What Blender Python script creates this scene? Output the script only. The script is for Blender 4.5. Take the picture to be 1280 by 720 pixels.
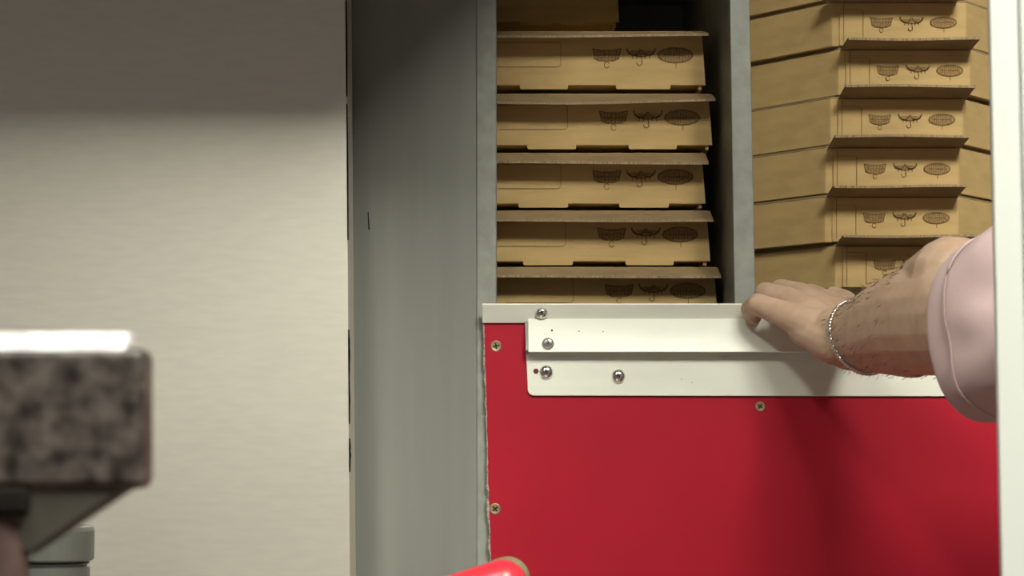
import bpy, bmesh, math, random
from mathutils import Vector, Matrix, noise
random.seed(7)
S = bpy.context.scene
for o in list(bpy.data.objects): bpy.data.objects.remove(o)
C = S.collection

# ------------------------------------------------------------------ camera
FPX, D, CZ, HOR = 2200.0, 1.57, 1.2, 560.0      # focal length in px, distance to the red panel, eye height, horizon row
cam_d = bpy.data.cameras.new('camera'); cam = bpy.data.objects.new('camera', cam_d); C.objects.link(cam)
cam.location = (0, -D, CZ); cam.rotation_euler = (math.pi/2, 0, 0)
cam_d.sensor_width = 36; cam_d.lens = 36*FPX/1280; cam_d.shift_y = (HOR-360)/1280
cam_d.dof.use_dof = True; cam_d.dof.focus_distance = 1.6; cam_d.dof.aperture_fstop = 11.5
cam_d.clip_start = 0.02
S.camera = cam
def at(u, v, y=0.0):
    k = (D+y)/FPX
    return Vector(((u-640)*k, y, CZ+(HOR-v)*k))

# ------------------------------------------------------------------ world + exposure
w = bpy.data.worlds.new('kitchen_air'); S.world = w; w.use_nodes = True
w.node_tree.nodes['Background'].inputs[0].default_value = (1.0, 0.97, 0.92, 1)
w.node_tree.nodes['Background'].inputs[1].default_value = 0.118
S.view_settings.view_transform = 'Standard'; S.view_settings.look = 'None'
S.view_settings.exposure = 0.13; S.view_settings.gamma = 1; S.view_settings.use_curve_mapping = False
LAMP = 53.0           # radiance of the ceiling lamp's diffuser

# ------------------------------------------------------------------ materials
def mat(name, col, rough=.5, metal=0, var=.0, vscale=30, stretch=(1,1,1), bump=0, bscale=200, bstretch=None, spec=.5, col2=None, emit=None, rvar=0, sheen=0, sss=0):
    m = bpy.data.materials.new(name); m.use_nodes = True
    nt = m.node_tree; N = nt.nodes; L = nt.links; b = N['Principled BSDF']
    b.inputs['Base Color'].default_value = (*col, 1); b.inputs['Roughness'].default_value = rough
    b.inputs['Metallic'].default_value = metal; b.inputs['Specular IOR Level'].default_value = spec
    if sheen: b.inputs['Sheen Weight'].default_value = sheen
    if sss:
        b.inputs['Subsurface Weight'].default_value = sss; b.inputs['Subsurface Radius'].default_value = (.01,.004,.002); b.inputs['Subsurface Scale'].default_value = .5
    tc = N.new('ShaderNodeTexCoord')
    def noise_tex(scale, st, detail=4):
        mp = N.new('ShaderNodeMapping'); mp.inputs['Scale'].default_value = st
        n = N.new('ShaderNodeTexNoise'); n.inputs['Scale'].default_value = scale; n.inputs['Detail'].default_value = detail
        L.new(tc.outputs['Object'], mp.inputs['Vector']); L.new(mp.outputs['Vector'], n.inputs['Vector']); return n
    if var or col2:
        n = noise_tex(vscale, stretch)
        r = N.new('ShaderNodeValToRGB'); e = r.color_ramp.elements
        c2 = col2 if col2 else tuple(min(1, c*(1+var)) for c in col)
        c1 = col if col2 else tuple(c*(1-var) for c in col)
        e[0].position = .35; e[0].color = (*c1, 1); e[1].position = .65; e[1].color = (*c2, 1)
        L.new(n.outputs['Fac'], r.inputs['Fac']); L.new(r.outputs['Color'], b.inputs['Base Color'])
    if rvar:
        n = noise_tex(vscale, stretch)
        mr = N.new('ShaderNodeMapRange'); mr.inputs['To Min'].default_value = rough-rvar; mr.inputs['To Max'].default_value = rough+rvar
        L.new(n.outputs['Fac'], mr.inputs['Value']); L.new(mr.outputs['Result'], b.inputs['Roughness'])
    if bump:
        n = noise_tex(bscale, bstretch or stretch, 3)
        bp = N.new('ShaderNodeBump'); bp.inputs['Strength'].default_value = bump; bp.inputs['Distance'].default_value = .002
        L.new(n.outputs['Fac'], bp.inputs['Height']); L.new(bp.outputs['Normal'], b.inputs['Normal'])
    if emit:
        b.inputs['Emission Color'].default_value = (*emit[0], 1); b.inputs['Emission Strength'].default_value = emit[1]
    return m
M = {}
M['steel'] = mat('brushed_steel', (.86,.825,.725), .44, .88, .02, 90, (.5,1,2.5), .02, 200, (.4,1,2), rvar=.03)
M['darksteel'] = mat('hood_steel', (.30,.29,.27), .4, .8, .05, 30, (.2,1,4))
M['grey'] = mat('grey_laminate', (.205,.211,.192), .38, 0, .06, 7, (6,1,.35), .03, 300, (1,1,1))
M['greyraw'] = mat('grey_scuffed_edge', (.262,.276,.247), .5, 0, .12, 60, (1,1,1), .12, 250)
M['red'] = mat('red_laminate', (.375,.0088,.0245), .38, 0, .05, 9, (1,1,1), .02, 300, spec=.35)
M['chip'] = mat('chipped_core', (.30,.25,.21), .9, 0, .5, 400)
M['rail'] = mat('white_painted_metal', (.775,.795,.71), .34, 0, .03, 25, (.6,1,2), .015, 200)
M['post'] = mat('white_paint', (.485,.51,.485), .35, 0, .01, 8)
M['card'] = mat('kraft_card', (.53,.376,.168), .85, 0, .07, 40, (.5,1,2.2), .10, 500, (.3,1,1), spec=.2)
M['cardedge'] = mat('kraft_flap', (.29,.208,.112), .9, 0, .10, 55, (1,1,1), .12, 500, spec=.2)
M['cardcut'] = mat('kraft_cut_edge', (.32,.235,.140), .95, 0, .35, 900, (1,1,.2), spec=.1)
M['ink'] = mat('brown_ink', (.215,.137,.060), .85, 0, .25, 500, spec=.1)
M['inkpale'] = mat('pale_brown_ink', (.325,.213,.095), .88, 0, .2, 500, spec=.1)
M['chrome'] = mat('chrome', (.78,.76,.72), .2, 1, .05, 200)
M['brass'] = mat('brass_screw', (.55,.42,.26), .35, .8, .15, 300)
M['slot'] = mat('screw_recess', (.03,.022,.015), .7)
M['hole'] = mat('red_screw_hole', (.11,.008,.010), .6)
M['skin'] = mat('skin', (.50,.338,.235), .5, 0, 0, 60, (1,1,1), .10, 420, col2=(.58,.42,.305), spec=.4, sss=.08)
M['shirt'] = mat('pink_cotton', (.56,.42,.42), .9, 0, .03, 40, (1,1,1), .10, 700, spec=.2, sheen=.2)
M['seam'] = mat('pale_pink_thread', (.66,.52,.51), .9, 0, .05, 300)
M['trousers'] = mat('dark_trousers', (.03,.032,.04), .9, 0, .1, 80)
M['armhair'] = mat('brown_arm_hair', (.17,.11,.078), .7)
M['hair'] = mat('dark_hair', (.025,.017,.012), .6, 0, .2, 120)
M['silver'] = mat('silver_chain', (.82,.80,.76), .2, 1, .05, 300)
M['worn'] = mat('worn_mottled_metal', (.014,.010,.009), .42, .25, 0, 110, (1,1,1), .1, 120, col2=(.105,.090,.078))
M['highlight'] = mat('painted_highlight', (.52,.52,.54), .4, 0, .3, 70)  # pale tone paints the lamp's highlight on the block's top edge
M['wornlow'] = mat('dull_olive_metal', (.085,.080,.066), .6, .2, .15, 40)
M['rust'] = mat('rust_brown_metal', (.075,.045,.038), .6, .2, .2, 60)
M['black'] = mat('black_gap', (.008,.007,.006), .9, spec=.1)
M['tub'] = mat('grey_plastic', (.092,.097,.086), .45, 0, .05, 20)
M['grip'] = mat('red_rubber_grip', (.62,.03,.05), .32, 0, .05, 30)
M['olive'] = mat('olive_rim', (.20,.19,.10), .6, 0, .1, 80)
M['floor'] = mat('quarry_tile', (.20,.13,.10), .5, 0, .15, 12)
M['ceil'] = mat('ceiling_paint', (.62,.60,.55), .9, 0, .02, 5)
M['lamp'] = mat('lamp_diffuser', (.9,.9,.9), .6, emit=((1.0,.975,.85), LAMP))

# ------------------------------------------------------------------ helpers
def tag(o, label=None, cat=None, group=None, kind=None):
    if label: o['label'] = label
    if cat: o['category'] = cat
    if group: o['group'] = group
    if kind: o['kind'] = kind
    return o
def thing(name, label, cat, loc=(0,0,0), group=None):
    o = bpy.data.objects.new(name, None); C.objects.link(o); o.location = loc; o.empty_display_size = .02
    return tag(o, label, cat, group)
def link(name, me, parent=None):
    o = bpy.data.objects.new(name, me); C.objects.link(o)
    if parent is not None:
        o.parent = parent
        o.matrix_parent_inverse = Matrix.Translation(-wloc(parent))
    return o
def wloc(p):
    v = p.location.copy()
    if p.parent is not None: v = v  # parts keep location zero in world space
    return v
def obj(name, bm, m, parent=None, smooth=False, bevel=0, segs=2):
    """bm is in world coordinates"""
    bmesh.ops.recalc_face_normals(bm, faces=bm.faces[:])
    me = bpy.data.meshes.new(name); bm.to_mesh(me); bm.free()
    for x in (m if isinstance(m, (list, tuple)) else [m]): me.materials.append(M[x])
    if smooth:
        for p in me.polygons: p.use_smooth = True
    o = bpy.data.objects.new(name, me); C.objects.link(o)
    if parent is not None:
        o.parent = parent
        root = parent
        off = Vector((0,0,0))
        while root is not None: off += root.location; root = root.parent
        for v in me.vertices: v.co -= off
    if bevel:
        md = o.modifiers.new('bevel', 'BEVEL'); md.width = bevel; md.segments = segs; md.limit_method = 'ANGLE'; md.angle_limit = .6
        for p in me.polygons: p.use_smooth = True
        md.harden_normals = True
    return o
def box(bm, a, b):
    x0,y0,z0 = a; x1,y1,z1 = b
    vs = [bm.verts.new(p) for p in ((x0,y0,z0),(x1,y0,z0),(x1,y1,z0),(x0,y1,z0),(x0,y0,z1),(x1,y0,z1),(x1,y1,z1),(x0,y1,z1))]
    for f in ((0,3,2,1),(4,5,6,7),(0,1,5,4),(1,2,6,5),(2,3,7,6),(3,0,4,7)): bm.faces.new([vs[i] for i in f])
    return vs
def boxbm(a, b):
    bm = bmesh.new(); box(bm, a, b); return bm
def prism(bm, pts, off):
    """pts: planar loop of Vectors, extruded by off"""
    a = [bm.verts.new(p) for p in pts]; b = [bm.verts.new(Vector(p)+Vector(off)) for p in pts]
    bm.faces.new(a); bm.faces.new(b[::-1]); n = len(a)
    for i in range(n): bm.faces.new((a[i], b[i], b[(i+1)%n], a[(i+1)%n]))
def prismbm(pts, off):
    bm = bmesh.new(); prism(bm, pts, off); return bm
def frame_axes(d):
    d = d.normalized(); up = Vector((0,0,1)) if abs(d.z) < .9 else Vector((0,1,0))
    a = d.cross(up).normalized(); return a, a.cross(d).normalized()
def capsule(bm, p0, p1, r0, r1, n=14, k=4, flat=1.0, fdir=None):
    p0, p1 = Vector(p0), Vector(p1); d = (p1-p0)
    L = d.length
    if L < 1e-6: d = Vector((0,0,1)); L = 1e-6
    d = d.normalized(); a, b = frame_axes(d)
    if fdir is not None:
        b = (Vector(fdir) - d*Vector(fdir).dot(d)).normalized(); a = b.cross(d)
    rings = []
    for i in range(k): t = -math.pi/2 + (i+1)*(math.pi/2)/(k); rings.append((p0 + d*r0*math.sin(t), r0*math.cos(t)))
    rings[-1] = (p0, r0)
    rings.append((p1, r1))
    for i in range(1, k): t = i*(math.pi/2)/k; rings.append((p1 + d*r1*math.sin(t), r1*math.cos(t)))
    vr = [[bm.verts.new(c + (a*math.cos(2*math.pi*j/n) + b*flat*math.sin(2*math.pi*j/n))*r) for j in range(n)] for c, r in rings]
    for q in range(len(vr)-1):
        for j in range(n): bm.faces.new((vr[q][j], vr[q][(j+1)%n], vr[q+1][(j+1)%n], vr[q+1][j]))
    s = bm.verts.new(p0 - d*r0); e = bm.verts.new(p1 + d*r1)
    for j in range(n):
        bm.faces.new((s, vr[0][(j+1)%n], vr[0][j])); bm.faces.new((e, vr[-1][j], vr[-1][(j+1)%n]))
def chain(bm, pts, rad, **kw):
    for i in range(len(pts)-1): capsule(bm, pts[i], pts[i+1], rad[i], rad[i+1], **kw)
def lathe(bm, prof, c, axis=(0,0,1), n=24):
    c = Vector(c); d = Vector(axis).normalized(); a, b = frame_axes(d)
    vr = []
    for h, r in prof:
        vr.append([bm.verts.new(c + d*h + (a*math.cos(2*math.pi*j/n)+b*math.sin(2*math.pi*j/n))*r) for j in range(n)])
    for q in range(len(vr)-1):
        for j in range(n): bm.faces.new((vr[q][j], vr[q][(j+1)%n], vr[q+1][(j+1)%n], vr[q+1][j]))
    bm.faces.new(vr[0][::-1]); bm.faces.new(vr[-1])
def tube(bm, pts, r, n=8, closed=False):
    rings = []
    N = len(pts)
    for i, p in enumerate(pts):
        q0 = pts[(i-1) % N] if closed or i > 0 else p
        q1 = pts[(i+1) % N] if closed or i < N-1 else p
        a, b = frame_axes(Vector(q1)-Vector(q0))
        rr = r[i] if isinstance(r, (list, tuple)) else r
        rings.append([bm.verts.new(Vector(p) + (a*math.cos(2*math.pi*j/n)+b*math.sin(2*math.pi*j/n))*rr) for j in range(n)])
    for q in range(N if closed else N-1):
        A, B = rings[q], rings[(q+1) % N]
        for j in range(n): bm.faces.new((A[j], A[(j+1)%n], B[(j+1)%n], B[j]))
    if not closed: bm.faces.new(rings[0][::-1]); bm.faces.new(rings[-1])

# ------------------------------------------------------------------ room shell
STY = -.075                                     # front of the steel wall
def struct(name, bm, m, label=None, cat=None, **k):
    return tag(obj(name, bm, m, None, **k), label, cat, None, 'structure')
struct('floor', boxbm((-2.6,-3.2,-.05), (2.6,.62,0)), 'floor', 'brown tiled kitchen floor', 'floor')
struct('ceiling', boxbm((-2.6,-3.2,2.5), (2.6,.62,2.55)), 'ceil', 'off white kitchen ceiling', 'ceiling')
struct('wall_back', boxbm((-2.6,.5,0), (2.6,.62,2.5)), 'ceil', 'plain wall behind the shelf unit', 'wall')
# brushed steel wall on the left: its right edge leans very slightly
bm = bmesh.new()
e0, e1 = at(433,0,STY), at(438.5,720,STY)
def edge_at(z): t = (z-e0.z)/(e1.z-e0.z); return e0.x+(e1.x-e0.x)*t
prism(bm, [Vector((-1.6,STY,0)), Vector((edge_at(0),STY,0)), Vector((edge_at(2.5),STY,2.5)), Vector((-1.6,STY,2.5))], (0,.05,0))
wall_left = struct('wall_left', bm, 'steel', 'brushed stainless steel wall panel with a soft shadow across its top', 'wall', bevel=.0015)
# dark nicked joint strip along the steel edge
bm = bmesh.new()
for v0, v1, wd in ((412,470,1.3), (470,530,.8), (548,590,1.2), (0,120,.7), (130,300,.5)):
    n = 9; L_ = []; R_ = []
    for i in range(n):
        v = v0+(v1-v0)*i/(n-1); c = edge_at(at(0,v,STY).z); wv = wd/1470*(math.sin(math.pi*i/(n-1))*.8+.2)*random.uniform(.6,1.2)
        z = at(0,v,STY).z; L_.append(Vector((c-.0006,STY-.0007,z))); R_.append(Vector((c+wv,STY-.0007,z)))
    prism(bm, L_+R_[::-1], (0,.004,0))
obj('joint_gap', bm, 'black', wall_left)

# ------------------------------------------------------------------ grey shelf unit
unit = thing('shelf_unit', 'grey painted shelf unit holding two stacks of pizza boxes', 'shelf unit', (0,.2,0))
XS0, XS1 = at(597,0,0).x, at(616.5,0,0).x
ZT = 1.70; ZS = 1.298
box_bm = boxbm((edge_at(1.5)-.12, .004, 0), (XS0+.004, .03, ZT+.3)); obj('side_panel', box_bm, 'grey', unit)
bm = bmesh.new()
prism(bm, [Vector((XS0,.0022,0)), Vector((XS1+.004,.0022,0)), Vector((XS1+.0025,.0022,ZT+.3)), Vector((XS0-.002,.0022,ZT+.3))], (0,.026,0))
stile = obj('side_stile', bm, 'greyraw', unit, bevel=.002)
# scuffed lip beside the red panel
dl0, dl1 = at(912,0,0).x, at(918,381,0).x
dr0, dr1 = at(937,0,0).x, at(944.5,381,0).x
zt, zb = at(0,0,0).z, at(0,381,0).z
def lin(a, b, z): return a+(b-a)*(z-zt)/(zb-zt)
bm = bmesh.new()
prism(bm, [Vector((lin(dl0,dl1,ZS),0,ZS)), Vector((lin(dr0,dr1,ZS),0,ZS)), Vector((lin(dr0,dr1,ZT),0,ZT)), Vector((lin(dl0,dl1,ZT),0,ZT))], (0,.42,0))
obj('side_wall', boxbm((-.135,.028,ZS-.02), (-.125,.42,ZT)), 'grey', unit)
obj('divider', bm, 'greyraw', unit, bevel=.0012)
obj('shelf', boxbm((-.125,.030,ZS-.02), (.62,.42,ZS)), 'grey', unit)
obj('top_board', boxbm((-.125,.030,ZT), (.62,.42,ZT+.02)), 'grey', unit)
obj('back_panel', boxbm((-.135,.42,0), (.62,.435,ZT+.3)), 'grey', unit)
obj('side_board', boxbm((.60,.0,0), (.62,.42,ZT)), 'grey', unit)
# thin vertical scratch on the grey panel
bm = bmesh.new(); p, q = at(459.5,265,.0035), at(460.5,287,.0035)
prism(bm, [p, p+Vector((.0008,0,0)), q+Vector((.0012,0,0)), q], (0,.002,0)); obj('scratch', bm, 'black', unit)

# ------------------------------------------------------------------ red panel
panel = thing('front_panel', 'glossy red laminate panel below the white rail', 'panel', (.2,.0,0))
pl0, pl1 = at(604.5,400,-.004).x, at(613,700,-.004).x
zz0, zz1 = at(0,400,-.004).z, at(0,700,-.004).z
bm = bmesh.new(); L_ = []; n = 60
for i in range(n+1):
    v = 392 + (740-392)*i/n
    z = at(0,v,-.004).z; x = pl0+(pl1-pl0)*(z-zz0)/(zz1-zz0) + random.uniform(-.0004,.0004)
    L_.append(Vector((x,-.004,z)))
low = [Vector((L_[-1].x+.004,-.004,0)), Vector((.60,-.004,0)), Vector((.60,-.004,L_[0].z))]
prism(bm, L_+low, (0,.0055,0)); sheet = obj('sheet', bm, 'red', panel)
# ragged pale edge where the laminate has chipped
bm = bmesh.new()
for i in range(n):
    wd = random.choice((.0004,.0007,.0010,.0015)) * (1.0 + (.4 if 36 < i < 55 else 0))
    a, b = L_[i], L_[i+1]
    prism(bm, [a+Vector((-wd,-.0003,0)), a+Vector((.0004,-.0003,0)), b+Vector((.0004,-.0003,0)), b+Vector((-wd*.7,-.0003,0))], (0,.006,0))
obj('chipped_edge', bm, 'chip', panel)
def flat_screw(u, v, parent, y=-.004, r=.0052, ang=.3):
    c = at(u, v, y); bm = bmesh.new()
    lathe(bm, [(-.003,r), (.0004,r), (.0009,r*.85), (.0007,r*.55)], c, (0,-1,0), 20)
    s = obj('screw', bm, 'brass', parent, smooth=False)
    bm = bmesh.new()
    for q in range(2):
        a = ang+q*math.pi/2; d = Vector((math.cos(a),0,math.sin(a))); e = Vector((-d.z,0,d.x)); cc = c+Vector((0,-.0010,0))
        prism(bm, [cc-d*r*.55-e*r*.14, cc+d*r*.55-e*r*.14, cc+d*r*.55+e*r*.14, cc-d*r*.55+e*r*.14], (0,.0006,0))
    obj('cross_slot', bm, 'slot', s)
for u, v, a in ((620,432.5,.2), (619,636,.7), (950,508,.9)): flat_screw(u, v, panel, ang=a, r=.0050 if u < 900 else .0044)

# ------------------------------------------------------------------ white rail
rail = thing('sliding_rail', 'white painted metal rail along the top of the red panel', 'rail', (.2,-.02,1.25))
XE = .58
def profile(pts, u0, th=.0022, x1=XE, cut=None):
    """pts: (y,v) silhouette read at the plane, thickened sheet swept along x"""
    P = [Vector((0, y, at(0,v,y).z)) for y, v in pts]
    x0 = at(u0,0,0).x; bm = bmesh.new()
    nrm = []
    for i in range(len(P)):
        d = (P[min(i+1,len(P)-1)]-P[max(i-1,0)]).normalized(); nrm.append(Vector((0,-d.z,d.y)) if False else Vector((0, d.z, -d.y)))
    outer = P; inner = [p - n*th*(-1 if n.y > 0 else 1)*-1 for p, n in zip(P, nrm)]
    inner = [p + Vector((0, abs(n.y), n.z*(1 if n.y > 0 else -1)))*th for p, n in zip(P, nrm)]
    loop = outer + inner[::-1]
    prism(bm, [Vector((x0,p.y,p.z)) for p in loop], (x1-x0,0,0)); return bm
obj('top_strip', profile([(-.0150,380.5), (-.0062,404)], 603, .0025), 'rail', rail, bevel=.0006)
bm = profile([(-.0105,398.5), (-.0127,419.5), (-.0170,440)], 660, .0022)
obj('channel', bm, 'rail', rail, bevel=.0006)
# inner web closing the channel at its left end
bm = bmesh.new(); x = at(657,0,0).x
prism(bm, [Vector((x, y, at(0,v,y).z)) for y, v in ((-.0062,402), (-.0100,402), (-.0118,421), (-.0150,438), (-.0062,442))], (.003,0,0))
obj('end_web', bm, 'greyraw', rail)
# back plate with rounded lower left corner
bm = bmesh.new(); y = -.0066
pts = [at(656,404,y)]
for i in range(7):
    a = math.pi/2*i/6; pts.append(at(659.5+8-8*math.cos(a), 486.5+8*math.sin(a), y))
pts += [Vector((XE,y,at(0,496,y).z)), Vector((XE,y,at(0,404,y).z))]
prism(bm, pts, (0,.0024,0)); obj('back_plate', bm, 'rail', rail, bevel=.0006)
def pan_screw(u, v, y, r, kind):
    c = at(u, v, y); bm = bmesh.new()
    if kind == 'dome':
        lathe(bm, [(-.002,r), (.0006,r), (.0022,r*.86), (.0034,r*.55), (.0038,r*.2)], c, (0,-1,.1), 20)
    else:
        lathe(bm, [(-.002,r), (.0010,r), (.0016,r*.93), (.0016,r*.74), (.0030,r*.62), (.0034,r*.4)], c, (0,-1,.1), 20)
    s = obj('screw', bm, 'chrome', rail, smooth=(kind == 'dome'))
    bm = bmesh.new()
    cc = c+Vector((0,-.0040 if kind == 'dome' else -.0036,.0004)); r2 = r*(.34 if kind == 'dome' else .22)
    for q in range(2):
        d = Vector((math.cos(.5+q*math.pi/2),0,math.sin(.5+q*math.pi/2))); e = Vector((-d.z,0,d.x))
        prism(bm, [cc-d*r2-e*r2*.3, cc+d*r2-e*r2*.3, cc+d*r2+e*r2*.3, cc-d*r2+e*r2*.3], (0,.0012,0))
    obj('cross_slot', bm, 'slot', s)
pan_screw(677,391,-.0112,.0056,'dome'); pan_screw(685,430,-.0152,.0056,'ring'); pan_screw(683,465,-.0066,.0062,'dome'); pan_screw(773,470,-.0066,.0062,'dome')
bm = bmesh.new(); lathe(bm, [(0,.0026),(.0003,.0026)], at(670,464,-.0066), (0,-1,0), 6); obj('screw_hole', bm, 'hole', rail)
bm = bmesh.new()
for u, v, y, r in ((690,413,-.0120,.0010), (724,414,-.0122,.0006), (754,414.5,-.0123,.0005), (852,474,-.0067,.0004), (865,478,-.0067,.0004), (905,446,-.0067,.0004)):
    lathe(bm, [(0,r),(.0003,r*.8)], at(u,v,y-.0003), (0,-1,0), 7)
tag(obj('dirt_specks', bm, 'slot', rail), kind='stuff')

# ------------------------------------------------------------------ pizza boxes: printed marks
def ribbon(bm, pts, w, o, sx, sz):
    """flat stroke through 2-d points (mm) lying on the plane y=o.y"""
    P = [Vector((o.x+x*.001*sx, o.y, o.z+z*.001*sz)) for x, z in pts]
    for i in range(len(P)-1):
        d = (P[i+1]-P[i]).normalized(); e = Vector((-d.z,0,d.x))*w*.5
        prism(bm, [P[i]-e-d*w*.2, P[i+1]-e+d*w*.2, P[i+1]+e+d*w*.2, P[i]+e-d*w*.2], (0,-.0002,0))
def arc(cx, cz, rx, rz, a0, a1, n=14): return [(cx+rx*math.cos(math.radians(a0+(a1-a0)*i/n)), cz+rz*math.sin(math.radians(a0+(a1-a0)*i/n))) for i in range(n+1)]
def fillp(bm, pts, o, sx, sz):
    prism(bm, [Vector((o.x+x*.001*sx, o.y+.00005, o.z+z*.001*sz)) for x, z in pts], (0,-.0001,0))
def mark(kind, o, s, parent, heavy=False):
    bm = bmesh.new(); bf = bmesh.new(); w = .0009*s
    if kind == 0:        # bowl with a hatched body
        ribbon(bm, [(-10,4.5),(-8.5,-2.5),(-5,-4),(5,-4),(8.5,-2.5),(10,4.5)], w, o, s, s)
        ribbon(bm, [(-10,4.5),(-4,3.4),(4,3.4),(10,4.5)], w, o, s, s)
        fillp(bf, [(-9.4,3.4),(-8,-2),(-5,-3.5),(5,-3.5),(8,-2),(9.4,3.4)], o, s, s)
        for x in (-7,-4.5,-1.5,1.5,4.5,7): ribbon(bm, [(x,3.2),(x*.85,-3.4)], w*.7, o, s, s)
        ribbon(bm, [(-8.5,0),(8.5,0)], w*.8, o, s, s)
        ribbon(bm, arc(0,-7,1.8,2.2,20,340), w*.6, o, s, s)
    elif kind == 1:      # drooping garland with a hook
        ribbon(bm, arc(-5.5,5,5,5,180,350), w*1.3, o, s, s); ribbon(bm, arc(5.5,5,5,5,190,360), w*1.3, o, s, s)
        ribbon(bm, arc(0,4.5,9.5,5.5,200,340), w, o, s, s)
        for x in (-6,-3,3,6): ribbon(bm, [(x,.2),(x*1.1,-2.6)], w*.8, o, s, s)
        ribbon(bm, [(0,0),(.6,-4)]+arc(-1.2,-5.5,2,2.2,40,-190,10), w*.8, o, s, s)
        fillp(bf, arc(0,4.6,8.5,4.6,195,345), o, s, s)
    else:                # hatched oval
        ribbon(bm, arc(0,0,12,5,0,360,28), w*1.1, o, s, s); fillp(bf, arc(0,0,11.6,4.7,0,345,24), o, s, s)
        for x in (-9,-7,-5,-3,-1,1,3,5,7,9):
            h = 4.4*math.sqrt(1-(x/12)**2); ribbon(bm, [(x,h),(x,-h)], w*.6, o, s, s)
        ribbon(bm, [(-8,0),(8,0)], w, o, s, s); ribbon(bm, [(.5,-5),(.5,-9)], w*.6, o, s, s)
    obj('print', bm, 'ink', parent); obj('print_tint', bf, 'inkpale', parent)
def thin_line(parent, pts, o, w=.0005):
    bm = bmesh.new(); ribbon(bm, [(x*1000, z*1000) for x, z in pts], w, o, 1, 1); obj('print_line', bm, 'ink', parent)

def wavy_flap(bm, x0, x1, y, z, L, ang, wave, th=.0022, taper=.006, n=16, ph=0):
    """lid flap hinged on the line (y,z), reaching towards -y; ang > 0 droops"""
    top = []; bot = []
    for i in range(n+1):
        t = i/n; x = x0+(x1-x0)*t
        dz = wave*math.sin(ph+t*5.0)
        a = math.radians(ang)
        xe = x + taper*(1-2*t)*(1 if True else 0)
        h = Vector((x, y, z)); f = Vector((xe, y-L*math.cos(a), z-L*math.sin(a)+dz))
        nv = Vector((0, math.sin(a), -math.cos(a)))*th
        nv = Vector((0, 0, -th))
        top.append((bm.verts.new(h), bm.verts.new(f))); bot.append((bm.verts.new(h+nv), bm.verts.new(f+nv)))
    cuts = []
    for i in range(n):
        bm.faces.new((top[i][0], top[i+1][0], top[i+1][1], top[i][1])); bm.faces.new((bot[i][0], bot[i][1], bot[i+1][1], bot[i+1][0]))
        cuts.append(bm.faces.new((top[i][1], top[i+1][1], bot[i+1][1], bot[i][1])))
        bm.faces.new((top[i][0], bot[i][0], bot[i+1][0], top[i+1][0]))
    bm.faces.new((top[0][0], top[0][1], bot[0][1], bot[0][0])); bm.faces.new((top[n][0], bot[n][0], bot[n][1], top[n][1]))
    for f in cuts: f.material_index = 1

# ---- left stack: square boxes, lid flap hanging out over the front, tabs along the bottom of the front wall
YL = .075
def square_box(vh, vb, ur, tabs, flapL, ang, wave, ph, label, y=YL, W=.285, DP=.27, printed=True):
    zt_, zb_ = at(0,vh,y).z, at(0,vb,y).z
    xr = at(ur,0,y).x; xl = xr-W
    root = thing('pizza_box', label, 'pizza box', ((xl+xr)/2, y, zb_), 'kraft pizza boxes in the left stack')
    g = .004
    # tray: side walls, rear wall and floor
    bm = bmesh.new()
    box(bm, (xl+.002,y+.004,zb_+g), (xr-.002,y+DP,zb_+g+.003))
    box(bm, (xl+.0,y+.003,zb_+.0005), (xl+.003,y+DP,zt_-.0032)); box(bm, (xr-.003,y+.003,zb_+.0005), (xr,y+DP,zt_-.0032))
    box(bm, (xl+.003,y+DP-.003,zb_+g), (xr-.003,y+DP,zt_-.0032))
    obj('tray', bm, 'card', root)
    # front wall, a touch wider at the foot, with two tabs
    lean = .0035
    pts = [Vector((xl,y,zb_+g)), Vector((xr+lean,y,zb_+g)), Vector((xr,y,zt_-.0034)), Vector((xl,y,zt_-.0034))]
    fw = obj('front_wall', prismbm(pts, (0,.003,0)), 'card', root, bevel=.0006)
    for a, b in tabs:
        xa, xb = at(a,0,y).x, at(b,0,y).x; bm = bmesh.new()
        prism(bm, [Vector((xa+.001,y-.0004,zb_+.0004)), Vector((xb-.001,y-.0004,zb_+.0004)), Vector((xb,y-.0004,zb_+.0016)), Vector((xb,y-.0004,zb_+.008)), Vector((xa,y-.0004,zb_+.008)), Vector((xa,y-.0004,zb_+.0016))], (0,.003,0))
        obj('tab', bm, 'card', fw)
    # lid and its flap
    obj('lid', boxbm((xl-.001,y,zt_-.003), (xr+.001,y+DP+.002,zt_-.0002)), 'card', root)
    bm = bmesh.new(); wavy_flap(bm, xl, xr+.003, y+.0005, zt_-.0004, flapL, ang, wave, ph=ph, taper=-.0005)
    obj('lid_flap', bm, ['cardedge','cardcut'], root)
    if printed:
        o = Vector((xr, y-.0003, zt_-.0225))
        for k, dx, s in ((0,-.089,1.3), (1,-.057,1.25), (2,-.025,1.35)): mark(k, o+Vector((dx,0,0)), s, fw)
        thin_line(fw, [(-.195,.012),(-.134,.012),(-.132,.010),(-.132,-.009),(-.134,-.011),(-.195,-.011)], o)
    return root
square_box(39, 112, 877.5, [(650,710),(770,838)], .026, 18.5, .0010, 2.6, 'kraft pizza box highest in the left stack, beneath the pushed-back dark box')
square_box(117, 187, 886, [(659,720),(786,846)], .026, 23.5, .0018, 2.2, 'kraft pizza box second down in the left stack, wavy front flap')
square_box(191, 260, 877.5, [(648,710),(774,836)], .026, 26, .0006, 0, 'kraft pizza box in the middle of the left stack, third of five')
square_box(263, 332, 883.5, [(654,716),(782,842)], .026, 24.5, .0005, 1, 'kraft pizza box fourth down in the left stack, above the lowest one')
square_box(333.5, 404, 893, [(660,720),(790,850)], .026, 22.5, .0004, .4, 'lowest kraft pizza box in the left stack, cut off by the white rail')
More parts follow.
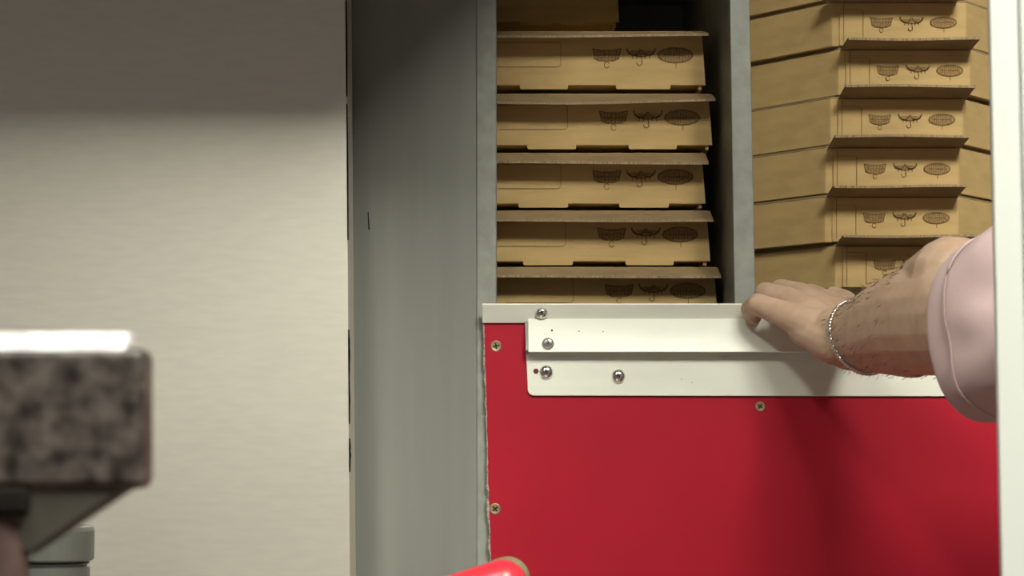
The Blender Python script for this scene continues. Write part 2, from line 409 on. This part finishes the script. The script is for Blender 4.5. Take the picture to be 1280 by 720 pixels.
square_box(-42, 32, 770, [(650,690),(700,730)], .012, 5, .0, 0, 'dark shaded pizza box pushed back on top of the left stack', y=.22, W=.22, DP=.19, printed=False)
tb = at(0,404,YL).z

# ---- right stack: eight-sided boxes seen a little from below
YR = .065
def oct_box(vh, vb, ul, ur, label, y=YR, flap=(0,0), DP=.24, printed=True, flapang=-8, chL=None, chR=.06):
    zt_, zb_ = at(0,vh,y).z, at(0,vb,y).z
    xl, xr = at(ul,0,y).x, at(ur,0,y).x
    if chL is None: chL = xl-.2195
    root = thing('pizza_box', label, 'pizza box', ((xl+xr)/2, y, zb_), 'eight-sided pizza boxes in the right stack')
    def outline(e):
        return [(xl-e*.4,y-e), (xr+e*.4,y-e), (xr+chR+e,y+chR-e*.4), (xr+chR+e,y+DP-chR), (xr,y+DP), (xl,y+DP), (xl-chL-e,y+DP-chL), (xl-chL-e,y+chL-e*.4)]
    def slab(z0, z1, e): return prismbm([Vector((a,b,z0)) for a, b in outline(e)], (0,0,z1-z0))
    obj('tray', slab(zb_+.0008, zt_-.0026, 0), 'card', root, bevel=.0008)
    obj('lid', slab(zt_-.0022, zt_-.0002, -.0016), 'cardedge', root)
    pw0 = xl+.0065
    fw = obj('front_wall', boxbm((pw0,y-.0016,zb_+.0012), (xr-.001,y+.001,zt_-.0030)), 'card', root, bevel=.0008)
    if flap[1]:
        x0, x1 = at(flap[0],0,y).x, at(flap[1],0,y).x
        bm = bmesh.new(); wavy_flap(bm, x0, x1, y+.0005, zt_-.0004, .032, flapang*(.45 if vh < 100 else 1), .0006, taper=.0, ph=flap[0])
        # mitred ends
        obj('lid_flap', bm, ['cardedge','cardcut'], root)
    if printed:
        zc = (zt_+zb_)/2+.0005
        o = Vector((xl, y-.0020, zc))
        for k, dx in ((0,.0455), (1,.0735), (2,.103)): mark(k, o+Vector((dx,0,0)), 1.0, fw)
        thin_line(fw, [(.0105,.018),(.0105,-.019)], o); thin_line(fw, [(.0285,.011),(.0285,-.018)], o)
        thin_line(fw, [(.0105,.012),(.0285,.012)], o, .0003)
    return root
seams = [(-62,0,1036,1200), (0,59,1040,1208), (59,120,1048,1213), (120,181.5,1038,1204), (181.5,243,1032,1199), (243,304,1031,1198), (304,361,1044,1212)]
flaps = [(0,0), (1030,1195), (1052,1214), (1049,1208), (1036,1201), (1034,1197), (1046,1210)]
names = ['eight-sided pizza box at the top edge of the photo in the right stack', 'second eight-sided pizza box from the top of the right stack', 'eight-sided pizza box third from the top of the right stack, shifted to the right',
         'eight-sided pizza box at the middle of the right stack, fourth from its top', 'fifth eight-sided pizza box down the right stack', 'eight-sided pizza box in the right stack just above the one behind the hand', 'lowest printed eight-sided pizza box, directly behind the hand and wrist']
for (a, b, c, d), f, nm in zip(seams, flaps, names): oct_box(a, b, c, d, nm, flap=f)
zl = at(0,361,YR).z
vb_low = HOR-(ZS-CZ)*FPX/(D+YR+.10)
oct_box(HOR-(zl-CZ)*FPX/(D+YR+.10), vb_low, 1030, 1195, 'dark eight-sided pizza box set back under the right stack, above the wrist', y=YR+.10, DP=.20, printed=False, chL=.055, chR=.05)

# ------------------------------------------------------------------ white post on the right
YP = -.55
a0, a1 = at(1237,0,YP), at(1252.5,720,YP)
def px(z): return a0.x+(a1.x-a0.x)*(z-a0.z)/(a1.z-a0.z)
post = thing('white_post', 'glossy white upright post at the right edge, in front of the pink sleeve', 'post', (px(0)+.04,YP,0))
obj('post_body', prismbm([Vector((px(0),YP,0)), Vector((px(0)+.085,YP,0)), Vector((px(2.5)+.085,YP,2.5)), Vector((px(2.5),YP,2.5))], (0,.006,0)), 'post', post, bevel=.0015, segs=3)
obj('post_back', prismbm([Vector((px(0)+.012,YP+.006,0)), Vector((px(0)+.073,YP+.006,0)), Vector((px(2.5)+.073,YP+.006,2.5)), Vector((px(2.5)+.012,YP+.006,2.5))], (0,.03,0)), 'post', post, bevel=.001)
obj('cover_strip', prismbm([Vector((px(0)+.0165,YP-.004,0)), Vector((px(0)+.07,YP-.004,0)), Vector((px(2.5)+.07,YP-.004,2.5)), Vector((px(2.5)+.0165,YP-.004,2.5))], (0,.005,0)), 'post', post, bevel=.0015)

# ------------------------------------------------------------------ person reaching in from the right
bm = bmesh.new()
W = at(1067,424,-.100)
# palm: rays from the wrist to the knuckles, little finger nearest the camera
mcp = {'little': at(975,391,-.052), 'ring': at(984,376,-.030), 'middle': at(998,370,-.006), 'index': at(1013,371,.016)}
wr  = {'little': at(1058,431,-.096), 'ring': at(1056,424,-.088), 'middle': at(1056,414,-.076), 'index': at(1056,407,-.064)}
rk = {'little': .0118, 'ring': .0128, 'middle': .0128, 'index': .0122}
for k in mcp:
    mid = (mcp[k]+wr[k])/2 + Vector((0,-.001,.002))
    chain(bm, [wr[k], mid, mcp[k]], [.0185, .0160, rk[k]])
for a_, b_ in (('little','ring'), ('ring','middle'), ('middle','index')): capsule(bm, mcp[a_].lerp(wr[a_],.14), mcp[b_].lerp(wr[b_],.14), .0088, .0090)
# hypothenar pad (heel of the hand) below the wrist, thenar pad behind
capsule(bm, at(1046,432,-.102), at(1004,412,-.066), .0170, .0140)
capsule(bm, at(1052,420,-.075), at(1034,398,-.030), .019, .014)
# tendons
for k in ('little','ring','middle','index'):
    up = Vector((-.002,-.006,.0062)) if k != 'little' else Vector((-.001,-.008,.004))
    capsule(bm, wr[k]+(mcp[k]-wr[k])*.3+up*1.75, mcp[k]+up*.85, .0040, .0048)
    capsule(bm, mcp[k]+up*.45, mcp[k]+up*.5, .0088, .0085)
fingers = {
 'little': ([mcp['little'], at(947,380,-.040), at(938,386,-.026), at(942,395,-.017)], [.0115,.0098,.0088,.0078]),
 'ring':   ([mcp['ring'], at(957,367,-.010), at(953,378,.006), at(955,392,.014)], [.0125,.0105,.0092,.0082]),
 'middle': ([mcp['middle'], at(976,363,.020), at(967,373,.036), at(966,386,.044)], [.0125,.0106,.0094,.0084]),
 'index':  ([mcp['index'], at(994,370,.036), at(986,380,.048), at(986,388,.054)], [.0118,.0100,.0090,.0080]),
 'thumb':  ([at(1058,404,-.066), at(1066,390,-.036), at(1056,377,-.010), at(1042,370,.010)], [.0165,.0120,.0105,.0090]),
}
for k, (p, r) in fingers.items(): chain(bm, p, r)
# wrist and forearm (elliptic), elbow, upper arm
E = Vector((.372,-.325,1.298)); SH = Vector((.585,-.47,1.415))
fa = [at(1050,418,-.088), W, at(1092,415,-.130), at(1122,407,-.168), at(1160,398,-.215), at(1205,396,-.262), E]
fr = [.0245, .0270, .0330, .0400, .0440, .0450, .0440]
chain(bm, fa, fr, n=20)
capsule(bm, at(1134,364,-.180), at(1190,349,-.250), .019, .033)       # muscle belly along the top
capsule(bm, at(1090,443,-.128), at(1140,432,-.195), .015, .026)
chain(bm, [E, E.lerp(SH,.5), SH], [.044,.052,.062], n=20)
# trunk, other arm, neck and head (they stand outside the picture, behind the post's side)
BX, BY = .78, -.47
SH2 = Vector((BX*2-SH.x, BY, 1.415))
capsule(bm, SH+Vector((.03,0,-.01)), SH2-Vector((.03,0,.01)), .062, .062, n=20)
for z, rx, ry in ((1.30,.155,.105),(1.18,.150,.105),(1.06,.140,.105),(.95,.150,.11)):
    capsule(bm, (BX-rx+ry*.9,BY,z), (BX+rx-ry*.9,BY,z), ry, ry, n=20)
capsule(bm, (BX,BY,.95), (BX,BY,1.34), .115, .11, n=20)
chain(bm, [SH2, Vector((SH2.x+.05,BY+.02,1.13)), Vector((SH2.x+.03,BY+.14,.93))], [.058,.045,.030])
capsule(bm, (SH2.x+.03,BY+.15,.92), (SH2.x+.01,BY+.22,.86), .034, .022, flat=.6)
for q in range(4): chain(bm, [Vector((SH2.x+.035-.018*q,BY+.21,.868)), Vector((SH2.x+.03-.018*q,BY+.25,.84)), Vector((SH2.x+.025-.017*q,BY+.255,.805))], [.0095,.009,.008])
chain(bm, [Vector((SH2.x-.0,BY+.16,.91)), Vector((SH2.x-.035,BY+.20,.885)), Vector((SH2.x-.045,BY+.235,.86))], [.015,.011,.009])
capsule(bm, (BX,BY+.0,1.40), (BX,BY+.02,1.52), .058, .054, n=20)
capsule(bm, (BX,BY+.015,1.63), (BX,BY-.005,1.645), .078, .084, n=20)                       # skull
capsule(bm, (BX,BY+.045,1.545), (BX,BY+.05,1.60), .050, .062, n=20)                        # jaw
capsule(bm, (BX,BY+.100,1.612), (BX,BY+.118,1.583), .009, .013)                            # nose
capsule(bm, (BX-.02,BY+.100,1.551), (BX+.02,BY+.100,1.551), .008, .008)                    # mouth
for sx in (-1,1):
    capsule(bm, (BX+sx*.080,BY-.002,1.575), (BX+sx*.084,BY-.01,1.612), .009, .012)         # ears
    capsule(bm, (BX+sx*.018,BY+.090,1.628), (BX+sx*.045,BY+.082,1.626), .009, .008)        # brows
person = obj('person', bm, 'skin', None, smooth=True)
tag(person, 'person in a pink short-sleeved shirt resting a hand on the white rail', 'person')
md = person.modifiers.new('remesh', 'REMESH'); md.mode = 'VOXEL'; md.voxel_size = .0018; md.use_smooth_shade = True
md = person.modifiers.new('smooth', 'SMOOTH'); md.factor = .5; md.iterations = 3

def loft(bm, rings, cap0=False, cap1=False):
    vr = [[bm.verts.new(p) for p in r] for r in rings]; n = len(vr[0])
    for q in range(len(vr)-1):
        for j in range(n): bm.faces.new((vr[q][j], vr[q][(j+1)%n], vr[q+1][(j+1)%n], vr[q+1][j]))
    if cap0: bm.faces.new(vr[0][::-1])
    if cap1: bm.faces.new(vr[-1])
def ring(c, a, b, ra, rb, n=48, fold=0, ph=0):
    out = []
    for j in range(n):
        t = 2*math.pi*j/n
        k = 1 + fold*(math.sin(3*t+ph)+.6*math.sin(5*t+ph*1.7)+.35*math.sin(8*t-ph*2.3))
        out.append(Vector(c)+Vector(a)*math.cos(t)*ra*k+Vector(b)*math.sin(t)*rb*k)
    return out
# sleeve: a loose tube from the hem to the shoulder, then the trunk of the shirt
R0 = at(1234,414,-.292)
axis = (SH-R0).normalized(); ha = Vector((.80,.60,0)).normalized(); vb_ = Vector((0,0,1))
rings = []; hemr = None
for i, t in enumerate([0,.02,.04,.06,.08,.11,.14,.17,.20,.24,.28,.33,.38,.46,.58,.70,.82,.92,1.0]):
    c = R0.lerp(SH+Vector((.085,0,-.012)), t) + Vector((0,0,-.006*math.sin(math.pi*t)))
    a = ha.lerp(Vector((.35,.93,0)).normalized(), min(1,t*1.2)).normalized()
    b = vb_.lerp(Vector((-.35,.0,.93)).normalized(), t).normalized()
    rg = ring(c, a, b, .0685+.012*t, .0680+.018*t, n=72, fold=.010+.02*math.sin(math.pi*min(1,t*1.3)), ph=1.0+t*7)
    amp = .0012+.0075*min(1, t*9)*(1-.4*t)
    rings.append([p + (p-c).normalized()*amp*(math.sin(5*2*math.pi*j/72+t*26)*.6+noise.noise(p*34)*1.1) for j, p in enumerate(rg)])
bm = bmesh.new(); loft(bm, rings)
slv = obj('shirt_sleeve', bm, 'shirt', person, smooth=True)
md = slv.modifiers.new('solid', 'SOLIDIFY'); md.thickness = .0022; md.offset = -1
md = slv.modifiers.new('sub', 'SUBSURF'); md.levels = 2; md.render_levels = 2
bm = bmesh.new(); hr = rings[2]; cc = sum(hr, Vector())/len(hr)
tube(bm, [cc+(p-cc)*1.008+Vector((-.002,.0,0)) for p in hr], .0008, 6, True); obj('hem_stitch', bm, 'seam', slv, smooth=True)
rings = []
for z, rx, ry in ((.88,.172,.128),(.95,.170,.126),(1.06,.160,.122),(1.18,.168,.122),(1.28,.180,.122),(1.36,.188,.108),(1.42,.175,.088),(1.465,.11,.075),(1.485,.070,.066)):
    rings.append(ring((BX,BY,z), (1,0,0), (0,1,0), rx, ry, fold=.008, ph=z*9))
bm = bmesh.new(); loft(bm, rings); sh = obj('shirt_body', bm, 'shirt', person, smooth=True)
md = sh.modifiers.new('sub', 'SUBSURF'); md.levels = 1; md.render_levels = 2
rings = []
for t in (0,.15,.4,.7,1): rings.append(ring(SH2.lerp(Vector((SH2.x+.045,BY+.02,1.17)), t), (1,0,.1), (0,1,0), .078, .080, fold=.012, ph=t*4))
bm = bmesh.new(); loft(bm, rings); obj('shirt_sleeve', bm, 'shirt', person, smooth=True)
bm = bmesh.new()
for sx in (-1,1):
    chain(bm, [Vector((BX+sx*.075,BY,.92)), Vector((BX+sx*.10,BY+.01,.50)), Vector((BX+sx*.11,BY-.01,.10))], [.112,.078,.058], n=20)
capsule(bm, (BX-.06,BY,.93), (BX+.06,BY,.93), .115, .115, n=20)
tr = obj('trousers', bm, 'trousers', person, smooth=True)
md = tr.modifiers.new('remesh', 'REMESH'); md.mode = 'VOXEL'; md.voxel_size = .008; md.use_smooth_shade = True
md = tr.modifiers.new('smooth', 'SMOOTH'); md.iterations = 5
for sx in (-1,1):
    bm = bmesh.new(); capsule(bm, (BX+sx*.11,BY-.04,.045), (BX+sx*.12,BY+.15,.040), .045, .040); obj('shoe', bm, 'black', person, smooth=True)
bm = bmesh.new(); capsule(bm, (BX,BY-.012,1.645), (BX,BY-.02,1.66), .086, .090, n=24, k=8)
for v in [v for v in bm.verts if v.co.z < 1.60 or (v.co.y > BY+.045 and v.co.z < 1.68)]: bm.verts.remove(v)
hr_ = obj('hair', bm, 'hair', person, smooth=True); md = hr_.modifiers.new('solid','SOLIDIFY'); md.thickness = .01

# silver chain bracelet around the wrist
BC = at(1078,423,-.114); bd = (at(1092,415,-.130)-at(1050,418,-.088)).normalized()
ba = Vector((0,0,1)); ba = (ba-bd*ba.dot(bd)).normalized(); ba = (ba - bd*.30).normalized(); bd = (bd + ba*.30).normalized(); bb = ba.cross(bd).normalized()
from mathutils.bvhtree import BVHTree
skin_bvh = BVHTree.FromObject(person, bpy.context.evaluated_depsgraph_get())
bm = bmesh.new(); NB = 200; rr = []
for i in range(NB):
    t = 2*math.pi*i/NB; rad = ba*math.cos(t)+bb*math.sin(t)
    hit = skin_bvh.ray_cast(BC+rad*.07, -rad)
    rr.append(.07-hit[3] if hit[0] is not None else .032)
for _ in range(12): rr = [(rr[i-1]+2*rr[i]+rr[(i+1) % NB])/4 for i in range(NB)]
for ph in (0, math.pi):
    pts = []
    for i in range(NB):
        t = 2*math.pi*i/NB; tw = t*34+ph
        rad = ba*math.cos(t)+bb*math.sin(t)
        pts.append(BC + rad*(rr[i]+.0022+.0010*math.cos(tw)) + bd*(.0010*math.sin(tw)))
    tube(bm, pts, .0011, 6, True)
br = obj('bracelet', bm, 'silver', None, smooth=True); tag(br, 'thin twisted silver chain bracelet around the wrist', 'bracelet')

# fine dark hair on the forearm
bm = bmesh.new(); fd = (fa[1]-fa[4]).normalized()
rs = random.Random(3)
for i in range(320):
    t = rs.random(); k = 1+t*3.3; q = int(k); c = fa[q].lerp(fa[min(q+1,6)], k-q)
    rad = Vector((rs.uniform(-.3,.3), -1, rs.uniform(-.6,1.1))); rad = (rad-fd*rad.dot(fd)).normalized()
    hit = skin_bvh.ray_cast(c+rad*.09, -rad)
    if hit[0] is None: continue
    p, nn = hit[0], hit[1]
    d_ = (fd*.8 + Vector((rs.uniform(-.5,.5), rs.uniform(-.5,.5), rs.uniform(-.7,.2))) + nn*.25).normalized()
    L_ = rs.uniform(.004,.009); sd = d_.cross(nn).normalized()*.00006
    m_ = p+d_*L_*.5+nn*.0008; e_ = p+d_*L_+nn*.0002
    v_ = [bm.verts.new(x) for x in (p-sd, p+sd, m_+sd*.8, e_, m_-sd*.8)]; bm.faces.new(v_)
hairs = obj('arm_hair', bm, 'armhair', person); tag(hairs, kind='stuff')

# ------------------------------------------------------------------ blurred metal block close to the camera, lower left
YB = -.95
fb = thing('metal_stand', 'scuffed dark metal block with tapering underside, blurred close to the camera', 'stand', (at(5,0,YB).x, YB, 0))
cx = at(5,0,YB).x; hw = at(179,0,YB).x-cx; zt_, zb_ = at(0,416,YB).z, at(0,612,YB).z
obj('head', boxbm((cx-hw,YB,zb_), (cx+hw,YB+.020,zt_-.0050)), 'worn', fb, bevel=.004, segs=5)
obj('highlight_cap', prismbm([Vector((cx-hw+.004,y_,z_)) for y_,z_ in ((YB-.0004,zt_-.0066),(YB+.0075,zt_+.0008),(YB+.018,zt_+.0008),(YB+.018,zt_-.0066))], (2*hw-.0105,0,0)), 'highlight', fb, bevel=.0015, segs=3)  # sloped strip added to carry the painted highlight
bm = bmesh.new(); zs = at(0,694,YB).z; hs = at(35,0,YB).x-cx
loft(bm, [[Vector((cx-hw+.002,YB+.002,zb_+.003)), Vector((cx+hw-.002,YB+.002,zb_+.003)), Vector((cx+hw-.002,YB+.019,zb_+.003)), Vector((cx-hw+.002,YB+.019,zb_+.003))],
          [Vector((cx-hs,YB+.006,zs)), Vector((cx+hs,YB+.006,zs)), Vector((cx+hs,YB+.016,zs)), Vector((cx-hs,YB+.016,zs))]], True, True)
obj('tapered_neck', bm, 'wornlow', fb, bevel=.002)
obj('recess_shade', boxbm((cx-.0105,YB-.001,zb_-.009), (cx+.0085,YB+.012,zb_+.001)), 'black', fb, bevel=.0025)  # black block paints the shadowed recess under the head
bm = bmesh.new(); lathe(bm, [(0,.055),(.008,.055),(.012,.045),(.016,.012),(zs+.01,.0078),(zb_-.006,.0072)], (cx-.002,YB+.010,0), (0,0,1), 20); obj('stem', bm, 'rust', fb, smooth=False)

# ------------------------------------------------------------------ work counter below the frame, with the grey tub and the red grip on it
ct = thing('work_counter', 'steel work counter below the steel wall', 'counter', (-.6,-.3,0))
obj('worktop', boxbm((-1.5,-.62,.87), (.06,STY-.004,.90)), 'darksteel', ct, bevel=.004)
for x in (-1.46,.02):
    for y in (-.58,-.12): obj('leg', boxbm((x-.018,y-.018,0), (x+.018,y+.018,.87)), 'darksteel', ct)
YT = -.24; kk = (D+YT)/FPX
tc_ = at(54,0,YT); zt_ = at(0,656,YT).z
tub = thing('ribbed_canister', 'grey ribbed plastic canister with a lid, behind the blurred metal block', 'canister', (tc_.x,YT,.90))
r1 = 57*kk; r2 = 52*kk; H = zt_-.90
bm = bmesh.new()
zz = .0; prof = [(0,r2*.9),(.004,r2)]
zr = H-.030
rib = zr
lst = []
while rib > .012: lst.append(rib); rib -= .0145
for q in sorted(lst): prof += [(q-.0125,r2),(q-.0018,r2),(q-.0012,r2*.93),(q-.0002,r2*.93)]
prof += [(H-.028,r2)]
lathe(bm, prof, (tc_.x,YT,.90), (.015,0,1), 40); obj('canister_body', bm, 'tub', tub, smooth=False)
bm = bmesh.new(); lathe(bm, [(H-.0265,r1*.96),(H-.025,r1),(H-.004,r1),(H-.001,r1*.965),(H,r1*.90)], (tc_.x,YT,.90), (.015,0,1), 40); obj('lid', bm, 'tub', tub, smooth=False)

YG = -.34
gr = thing('grip_handle', 'bright red rounded grip poking up at the bottom edge', 'handle', (at(560,0,YG).x,YG,.90))
p1, p0 = at(628,731,YG), at(475,774,YG)
bm = bmesh.new(); chain(bm, [p0, p0.lerp(p1,.5), p1], [.0150,.0165,.0178], n=24, k=7, flat=1.0)
obj('grip', bm, 'grip', gr, smooth=True)
bm = bmesh.new(); d = (p1-p0).normalized(); capsule(bm, p1+Vector((.0000,.020,.0016)), p1+d*.003+Vector((.0008,.020,.0018)), .0160, .0160, n=24, k=7)
obj('grip_rim', bm, 'olive', gr, smooth=True)
bm = bmesh.new(); chain(bm, [p0, Vector((p0.x-.05,YG,p0.z-.03)), Vector((p0.x-.07,YG,.906))], [.008,.0075,.006]); obj('shaft', bm, 'darksteel', gr, smooth=True)

# ------------------------------------------------------------------ overhead steel cabinet (above the frame) that shades the top of the steel wall
hd = thing('overhead_cabinet', 'steel wall cabinet hanging above the steel wall', 'cabinet', (-.8,-.2,1.74))
obj('cabinet_body', boxbm((-1.6,-.54,1.740), (.100,STY-.002,2.3)), 'darksteel', hd, bevel=.004)
for x0, x1 in ((-1.58,-.76),(-.75,.085)):
    dr = obj('cabinet_door', boxbm((x0,-.552,1.76), (x1,-.54,2.29)), 'darksteel', hd, bevel=.003)
    obj('handle', boxbm((x1-.05,-.572,1.86), (x1-.038,-.552,2.0)), 'chrome', dr, bevel=.003)

# ------------------------------------------------------------------ ceiling lamp
def ceiling_lamp(x, y, wx, wy, label):
    l = thing('ceiling_light', label, 'light', (x,y,2.5), 'fluorescent ceiling lights')
    bm = bmesh.new()
    for a, b in (((x-wx-.03,y-wy-.03,2.44),(x-wx,y+wy+.03,2.5)), ((x+wx,y-wy-.03,2.44),(x+wx+.03,y+wy+.03,2.5)), ((x-wx,y-wy-.03,2.44),(x+wx,y-wy,2.5)), ((x-wx,y+wy,2.44),(x+wx,y+wy+.03,2.5))): box(bm, a, b)
    obj('frame', bm, 'post', l)
    obj('diffuser', boxbm((x-wx,y-wy,2.445), (x+wx,y+wy,2.452)), 'lamp', l)
ceiling_lamp(.52, -1.5, .30, .32, 'wide fluorescent ceiling light panel above the camera')
ceiling_lamp(-.45, -1.5, .10, .32, 'added narrow ceiling fill light left of the wide one')  # added lamp, thins out the arm's shadow on the red panel
